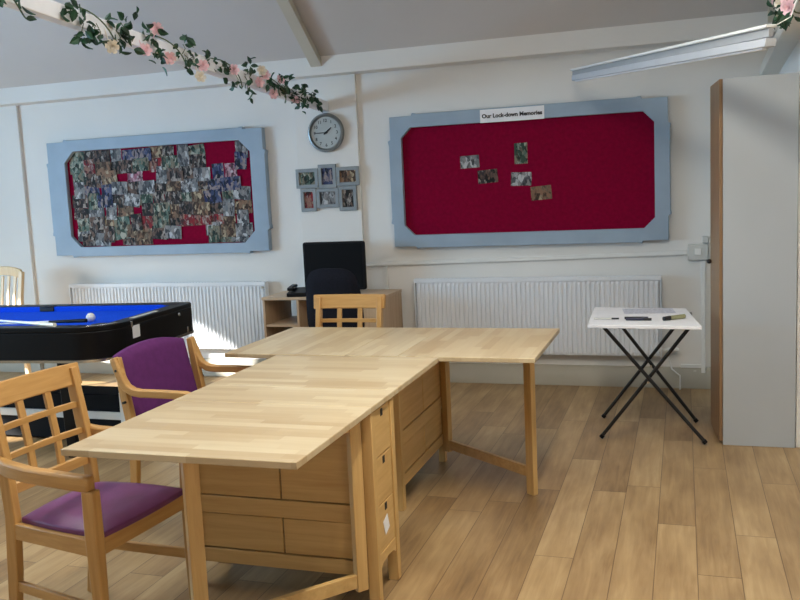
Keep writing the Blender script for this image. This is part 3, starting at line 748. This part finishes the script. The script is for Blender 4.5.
# low black storage unit beneath the pool table
root = empty('low_storage_unit', (-4.1, 4.62, 0))
MB().box(-.90, .80, -.20, .02, .02, .315).build('body', M['blackmatte'], root, .004)
for x in (-.92, .79): MB().box(x-.0, x+.035, -.222, -.195, 0, .335).build('corner_post', M['trimpaint'], root, .002)
MB().box(-.90, .80, -.215, -.2, .160, .208).build('front_rail', M['trimpaint'], root, .002)
tag(root, 'low black storage unit with white rail and corner posts under the pool table', 'storage unit')

# ------------------------------------------------------------------ computer desk, monitor, telephone, office chair
root = empty('computer_desk', (-2.5, 6.05, 0)); x0, x1, y0, y1 = -.545, .425, -.20, .270
MB().box(x0, x1, y0, y1, .715, .737).build('desktop', M['desk_x'], root, .002)
MB().box(x0+.004, x0+.022, y0+.006, y1, 0, .715).build('side_panel', M['desk_z'], root, .001)
MB().box(x1-.022, x1-.004, y0+.006, y1, 0, .715).build('side_panel', M['desk_z'], root, .001)
MB().box(x0+.285, x0+.303, y0+.006, y1, 0, .715).build('divider', M['desk_z'], root, .001)
MB().box(x0+.022, x0+.285, y0+.010, y1-.01, .510, .527).build('shelf', M['desk_x'], root, .001)
MB().box(x0+.022, x0+.285, y0+.010, y1-.01, .08, .098).build('shelf', M['desk_x'], root, .001)
MB().box(x0+.303, x1-.022, y1-.03, y1-.012, .36, .715).build('modesty_panel', M['desk_z'], root)
b = MB().box(x1-.27, x1-.022, y0+.02, y1-.03, .05, .70).build('drawer_unit', M['desk_z'], root, .002)
for k in range(3): MB().box(x1-.268, x1-.024, y0+.004, y0+.02, .055+k*.215, .262+k*.215).build('drawer', M['desk_z'], b, .002)
tag(root, 'small beech-effect computer desk with an open shelf, standing against the pillar', 'desk')
box_ = MB().box(.04, .25, .06, .36, .002, .17)
o = box_.build('dark_fill_box', M['blackmatte'], None, .01); o.location = (-3.06, 5.86, .527+0)  # added box: its black stands in for a dark area on the shelf
o.location = (-3.055, 5.86, .098); tag(o, 'added dark box filling a dark area on the low shelf of the computer desk', 'box')

root = empty('computer_monitor', (-2.525, 6.08, .737)); R = Euler((-.06, 0, 0)).to_matrix()
mb = MB(); mb.prism(rounded(.252, .184, .018, 5), lambda p: (p[0], .016, p[1]+.212), lambda p: (p[0], -.016, p[1]+.212)); hs = mb.build('housing', M['black'], root, .006)
MB().box(-.234, .234, -.0175, -.016, .045, .38).build('screen', M['screen'], root)
MB().box(-.03, .03, .012, .04, .012, .2).build('stand_neck', M['black'], root, .004)
MB().lathe([(.11, .001), (.11, .010), (.05, .016)], (0, .04, 0), 'z', 28).build('stand_foot', M['black'], root)
tag(root, 'black computer monitor with a blank screen on the desk below the photo frames', 'monitor')

root = empty('desk_telephone', (-2.775, 5.95, .737), .15)
MB().prism([(-.085, 0), (.085, 0), (.085, .028), (-.085, .058)], lambda p: (-.075, -p[0], p[1]), lambda p: (.075, -p[0], p[1])).build('base', M['black'], root, .006)
mb = MB(); mb.bar([(-.05, -.07, .055), (-.05, -.03, .068), (-.05, .03, .074), (-.05, .07, .070)], .042, .024, (1, 0, 0), taper=[1.1, .8, .8, 1.1]); mb.build('handset', M['blackmetal'], root, .006)
mb = MB()
for i in range(3):
    for j in range(4): mb.box(.0+i*.022, .014+i*.022, -.05+j*.022, -.036+j*.022, .03, .052)
mb.build('keypad', M['greyplastic'], root) if False else None
tag(root, 'small black telephone on the desk left of the monitor', 'telephone')

root = empty('office_chair', (-2.15, 5.42, 0), PI/2-.05)
def pad(u0, name, f, mat, N=12):
    vs = []; fs = []
    for sgn in (1, -1):
        o = len(vs)
        for i in range(N+1):
            for j in range(N+1): vs.append(f(-1+2*i/N, -1+2*j/N, sgn))
        for i in range(N):
            for j in range(N):
                a = o+i*(N+1)+j; fs.append((a, a+1, a+N+2, a+N+1))
    K = (N+1)**2; rim = [i*(N+1) for i in range(N+1)]+[N*(N+1)+j for j in range(1, N+1)]+[i*(N+1)+N for i in range(N-1, -1, -1)]+[j for j in range(N-1, 0, -1)]
    for k in range(len(rim)):
        q = (k+1) % len(rim); fs.append((rim[k], rim[q], K+rim[q], K+rim[k]))
    mb = MB(); mb.add(vs, fs); return mb.build(name, mat, root)
def squircle(u, v): 
    k = max(abs(u), abs(v)); 
    if k == 0: return 0, 0
    r = (abs(u)**4+abs(v)**4)**.25; return u*k/r, v*k/r
def fback(u, v, s):
    p, q = squircle(u, v); e = max(0, 1-max(abs(u), abs(v))**4)**.5
    z = .765+.250*q; w = .198*(1-.06*q); x = -.225-.10*(z-.5)-.02*math.cos(p*1.3)
    return (x+s*(.008+.024*e), p*w, z)
pad(0, 'backrest', fback, M['blackfab'])
def fseat(u, v, s):
    p, q = squircle(u, v); e = max(0, 1-max(abs(u), abs(v))**4)**.5
    return (.235*p, .235*q, .455+s*(.012+.026*e))
pad(0, 'seat', fseat, M['blackfab'])
MB().bar([(-.05, 0, .415), (-.20, 0, .42), (-.262, 0, .48), (-.285, 0, .70)], .06, .016, (0, 1, 0)).build('back_bracket', M['blackmetal'], root, .003)
MB().tube([(0, 0, .09), (0, 0, .25)], .028, 16).tube([(0, 0, .25), (0, 0, .43)], .016, 16).build('gas_column', M['blackmetal'], root)
for k in range(5):
    a = 2*PI*k/5+.3; d = Vector((math.cos(a), math.sin(a), 0))
    g = MB().bar([d*.02+Vector((0, 0, .105)), d*.27+Vector((0, 0, .068))], .040, .026, (-d.y, d.x, 0), taper=[1, .7]).build('base_arm', M['blackmetal'], root, .003)
    c0 = d*.262; MB().tube([c0+Vector((-d.y, d.x, 0))*.016+Vector((0, 0, .027)), c0-Vector((-d.y, d.x, 0))*.016+Vector((0, 0, .027))], .027, 16).tube([c0+Vector((0, 0, .03)), c0+Vector((0, 0, .062))], .008, 8).build('caster', M['black'], g)
tag(root, 'black office chair with a rounded back pushed up to the computer desk', 'chair')

# ------------------------------------------------------------------ folding table and what lies on it
root = empty('folding_table', (-.19, 5.19, 0)); 
mb = MB(); mb.prism([(-.315, -.350), (.295, -.375), (.215, .345), (-.355, .345)] if False else [(-.318, -.352), (.282, -.395), (.205, .285), (-.345, .340)], lambda p: (p[0], p[1], .682), lambda p: (p[0], p[1], .702))
mb.build('table_top', M['paper'], root, .003)
for y, xl0, xl1, xr0, xr1 in ((-.215, -.255, .305, .235, -.270), (.235, -.235, .265, .205, -.298)):
    a = MB().tube([(xl0, y, .680), (xl1, y, .011)], .0105, 12).build('leg', M['blackmetal'], root)
    b = MB().tube([(xr0, y+.026, .680), (xr1, y+.026, .011)], .0105, 12).build('leg', M['blackmetal'], root)
    MB().tube([(xl1-.012, y, .025), (xl1, y, .010)], .0135, 12).build('foot_cap', M['black'], a)
    MB().tube([(xr1+.012, y+.026, .025), (xr1, y+.026, .010)], .0135, 12).build('foot_cap', M['black'], b)
    MB().tube([(-.002, y-.012, .352), (-.002, y+.038, .352)], .007, 10).build('pivot', M['chrome'], root)
for x, z in ((-.255, .674), (.232, .674)):
    MB().tube([(x, -.22, z), (x, .262, z)], .008, 10).build('cross_bar', M['blackmetal'], root)
tag(root, 'small white folding table with crossed black legs in front of the right radiator', 'table')
TZ = .7022
def on_table(o, x, y, rz=0): o.location = (x, y, TZ); o.rotation_euler = (0, 0, rz); return o
o = MB().box(-.148, .148, -.105, .105, .0002, .0012).build('paper_sheet', M['greypaper'], None, 0); on_table(o, -.20, 5.36, .12); tag(o, 'grey printed sheet lying at the back of the folding table', 'paper')
def marker(label, x, y, rz, L, r, body, cap):
    root = empty('marker_pen', (x, y, TZ+r), rz)
    MB().tube([(-L/2, 0, 0), (L*.18, 0, 0), (L*.22, 0, 0)], [r*.95, r*.95, r*.8], 12).build('barrel', M[body], root)
    MB().tube([(L*.2, 0, 0), (L/2, 0, 0)], [r, r*.9], 12).build('cap', M[cap], root)
    tag(root, label, 'pen', 'pens on the folding table')
marker('slim pen nearest the left edge of the folding table', -.42, 5.02, .05, .14, .0055, 'greyplastic', 'ink')
marker('dark pen in the middle of the folding table, nearer one of the two', -.24, 4.985, -.04, .14, .008, 'pen', 'ink')
marker('dark pen in the middle of the folding table, behind its twin', -.255, 5.03, .02, .13, .008, 'ink', 'pen')
marker('thick black and pale yellow marker on the right half of the folding table', -.05, 5.02, .95, .15, .013, 'yellow', 'ink')
for o in list(COL.objects):
    if o.name.startswith('marker_pen') and 'yellow' in o.get('label', ''): o.rotation_euler.z = .75+PI

# ------------------------------------------------------------------ hanging fluorescent batten
A, B = Vector((-.69, 6.0, 2.205)), Vector((.352, 4.0, 2.055)); root = empty('fluorescent_batten', A); d = B-A; dn = d.normalized()
sd = Vector((-dn.y, dn.x, 0)).normalized(); up = dn.cross(sd); up = up if up.z > 0 else -up
q = lambda t, u: d*t+up*u
MB().bar([q(0, .034), q(1, .040)], .050, .014, sd).build('top_flange', M['plastic'], root, .003)
MB().bar([q(0, .012), q(1, .014)], .022, .036, sd).build('spine', M['battengrey'], root, .002)
MB().bar([q(.012, -.020), q(1, -.026)], .052, .036, sd).build('housing', M['batten'], root, .004)
MB().bar([q(.02, -.040), q(.98, -.046)], .020, .012, sd).build('diffuser', M['paper'], root, .003)
MB().bar([(0, .005, .034), (0, .20, .034)], .03, .012, (1, 0, 0)).build('wall_bracket', M['plastic'], root, .002)
e = q(1, .03); MB().bar([e-dn*.01, e-dn*.01+Vector((.08, 0, .04)), Vector((.497-A.x, e.y+.03, 2.34-A.z))], .008, .004, (0, 1, 0)).build('hanger', M['plastic'], root, .001)
tag(root, 'long white unlit fluorescent batten hanging below the ceiling at the right', 'light fitting')

# ------------------------------------------------------------------ rose garlands wound round the tie beams
def garland(label, xc, line, clusters, flowers, seed, sg=1):
    rg = random.Random(seed); (ya, za), (yb, zb) = line
    zl = lambda y: za+(zb-za)*(y-ya)/(yb-ya)
    ys = [c[0] for c in clusters]; y0, y1 = max(ys)+.05, min(ys)-.1
    root = empty('rose_garland', (xc, (y0+y1)/2, zl((y0+y1)/2))); O = root.location
    pts = []; k = int(abs(y0-y1)/.03)
    for i in range(k+1):
        y = y0+(y1-y0)*i/k; a = i*.30
        pts.append(Vector((xc+.058*sg*math.cos(a), y, zl(y)+.062*math.sin(a)-.004))-O)
    MB().tube(pts, .0035, 6).build('vine', M['stem'], root)
    lf = MB()
    def leaf(c, dirv, L):
        dirv = dirv.normalized(); s = dirv.cross(Vector((rg.uniform(-1, 1), rg.uniform(-1, 1), rg.uniform(-1, 1)))).normalized(); nn = dirv.cross(s)
        w = L*.33; prof = [(0, .05), (.2, .7), (.45, 1), (.72, .72), (1, .03)]
        vs = []
        for t, ww in prof:
            base = c+dirv*L*t-nn*L*.18*t*t
            vs += [base+s*w*ww+nn*.18*w*ww, base-nn*.004, base-s*w*ww+nn*.18*w*ww]
        fs = []
        for i in range(4):
            a = i*3; fs += [(a, a+1, a+4, a+3), (a+1, a+2, a+5, a+4)]
        lf.add(vs, fs)
    tips = MB()
    for y, z, nl in clusters:
        base = Vector((xc+.04*sg, y, zl(y)))-O; tgt = Vector((xc+.055*sg, y, z))-O
        tips.tube([base+Vector((0, .01, 0)), (base+tgt)/2+Vector((.02, 0, 0)), tgt], .0022, 5)
        for i in range(nl):
            c = tgt+Vector((rg.uniform(-.025, .025), rg.gauss(0, .038), rg.gauss(0, .026)))
            dv = Vector((rg.uniform(-.5, .6), rg.uniform(-1, 1), rg.uniform(-.9, .55)))
            leaf(c, dv, rg.uniform(.038, .062))
    for i in range(0, len(pts), 9):
        for _ in range(1): leaf(pts[i], Vector((rg.uniform(-.5, .5), rg.uniform(-1, 1), rg.uniform(-.8, .6))), rg.uniform(.028, .045))
    lf.build('leaves', M['leaf'], root); tips.build('stalks', M['stem'], root)
    for y, z, col in flowers:
        c = Vector((xc+.065*sg, y, z))-O; fb = MB()
        out = Vector((.75*sg, -.6, .15)).normalized(); out = (out+Vector((rg.uniform(-.3, .3), rg.uniform(-.3, .3), rg.uniform(-.4, .4)))).normalized()
        s = out.cross(Vector((0, 0, 1))).normalized(); t = out.cross(s)
        for ring, (npet, rad, hgt, ln) in enumerate(((3, .005, .012, .017), (5, .012, .007, .021), (6, .018, .0, .023))):
            for k in range(npet):
                a = 2*PI*k/npet+ring*.5; rd = s*math.cos(a)+t*math.sin(a); tg = -s*math.sin(a)+t*math.cos(a); w = ln*.55
                lean = .35+.3*ring; vs = []
                for v_ in (0, .5, 1):
                    for u_ in (-1, 0, 1):
                        vs.append(c+rd*(rad*.35+lean*ln*v_*v_*.9+rad*.5*v_-.10*ln*abs(u_))+out*(ln*v_*(1.05-.28*ring)-.006)+tg*w*u_*(.45+.55*math.sin(v_*2.2)))
                fb.add(vs, [(0, 1, 4, 3), (1, 2, 5, 4), (3, 4, 7, 6), (4, 5, 8, 7)])
        fb.tube([c-out*.008, c-out*.025, Vector((xc+.03*sg, y, zl(y)))-O], [.006, .003, .002], 6)
        fb.build('rose', M[col], root)
    return tag(root, label, 'garland', 'rose garlands on the roof beams')
C1 = [(2.95, 2.33, 6), (3.33, 2.385, 5), (3.37, 2.35, 6), (3.40, 2.27, 7), (3.48, 2.262, 7), (3.52, 2.243, 6), (3.47, 2.29, 4), (3.70, 2.36, 9), (3.73, 2.32, 9), (3.67, 2.25, 8), (3.78, 2.28, 5),
      (3.93, 2.37, 8), (3.97, 2.30, 9), (4.0, 2.23, 8), (4.25, 2.335, 8), (4.27, 2.245, 8), (4.5, 2.335, 7), (4.34, 2.265, 6), (4.64, 2.235, 8), (5.02, 2.31, 8), (4.83, 2.165, 7), (4.96, 2.165, 7), (4.75, 2.26, 6),
      (5.15, 2.26, 7), (5.32, 2.22, 10), (5.45, 2.24, 9), (5.62, 2.19, 10), (5.55, 2.25, 8), (5.80, 2.27, 9), (5.97, 2.22, 9), (5.87, 2.145, 8), (5.72, 2.20, 8), (5.70, 2.12, 6), (6.05, 2.18, 6)]
F1 = [(3.99, 2.375, 'pink'), (3.875, 2.252, 'pink'), (4.09, 2.24, 'pink'), (4.43, 2.242, 'pink'), (4.79, 2.262, 'pink'), (5.12, 2.222, 'pink'), (5.21, 2.278, 'pink'), (5.43, 2.27, 'pink'), (5.65, 2.155, 'pink'), (5.31, 2.165, 'pink'),
      (3.60, 2.23, 'creamflower'), (4.39, 2.175, 'creamflower'), (5.16, 2.30, 'creamflower')]
garland('pink rose garland wound round the long beam at upper left, ending above the clock', -2.64, tie_pts[-2.64], C1, F1, 3)
C2 = [(4.87, 2.33, 6), (4.77, 2.286, 7), (4.62, 2.24, 8), (4.54, 2.215, 8), (4.42, 2.17, 9), (4.38, 2.20, 7), (4.25, 2.18, 6), (4.2, 2.15, 6), (4.7, 2.32, 6)]
F2 = [(4.22, 2.235, 'pink'), (4.16, 2.19, 'pink'), (4.50, 2.27, 'creamflower'), (4.60, 2.30, 'pink')]
garland('short end of a rose garland on the beam at the upper right corner', .498, tie_pts[.555], C2, F2, 5, -1)

# ------------------------------------------------------------------ light
def area(name, loc, rot, sx, sy, power, col):
    l = bpy.data.lights.new(name, 'AREA'); l.shape = 'RECTANGLE'; l.size = sx; l.size_y = sy; l.energy = power; l.color = col
    o = bpy.data.objects.new(name, l); COL.objects.link(o); o.location = loc; o.rotation_euler = rot; return o
area('daylight_left_window', (XL-.25, 2.6, 1.6), (0, -PI/2, 0), 1.2, 2.8, 325, (.42, .71, 1))
nrm = Vector((0, -.72, -1)).normalized()
for i, (x0, x1, y0, y1) in enumerate(WR):
    yc = (y0+y1)/2; p = Vector(((x0+x1)/2, yc, rz_(yc)+.10))-nrm*.12
    o = area('daylight_roof_window', p, nrm.to_track_quat('-Z', 'Y').to_euler(), 1.15, 1.5, (85, 66, 10)[i], (.90, .95, 1))
for x, y, p in ((-.35, 2.6, 66), (-3.3, 2.3, 22), (1.4, 1.8, 6)):
    area('room_lamp', (x, y, 2.75), (0, 0, 0), .14, 1.5, p, (1, .93, .80))
sun = bpy.data.lights.new('sun', 'SUN'); sun.energy = 30; sun.angle = math.radians(.9); sun.color = (1, .96, .9)
so = bpy.data.objects.new('sun', sun); COL.objects.link(so); so.rotation_euler = Vector((.69, .60, -.40)).to_track_quat('-Z', 'Y').to_euler()
wd = bpy.data.worlds.new('sky'); S.world = wd; wd.use_nodes = True
bg = wd.node_tree.nodes['Background']; bg.inputs[0].default_value = (.62, .78, 1, 1); bg.inputs[1].default_value = .5

# ------------------------------------------------------------------ camera
cam = bpy.data.cameras.new('camera'); co = bpy.data.objects.new('camera', cam); COL.objects.link(co); S.camera = co
cam.sensor_width = 36; cam.lens = 862.968*36/800; cam.clip_start = .05
Mr = Matrix.Rotation(.3197998, 3, 'Z') @ Matrix.Rotation(PI/2-.123943, 3, 'X') @ Matrix.Rotation(-.0461568, 3, 'Z')
co.matrix_world = Matrix.Translation((0, 0, 1.480425)) @ Mr.to_4x4()
S.view_settings.view_transform = 'Standard'; S.view_settings.look = 'None'; S.view_settings.gamma = 1; S.view_settings.exposure = -.12
S.view_settings.use_curve_mapping = False
S.cycles.use_denoising = True
S.cycles.max_bounces = 10; S.cycles.diffuse_bounces = 4
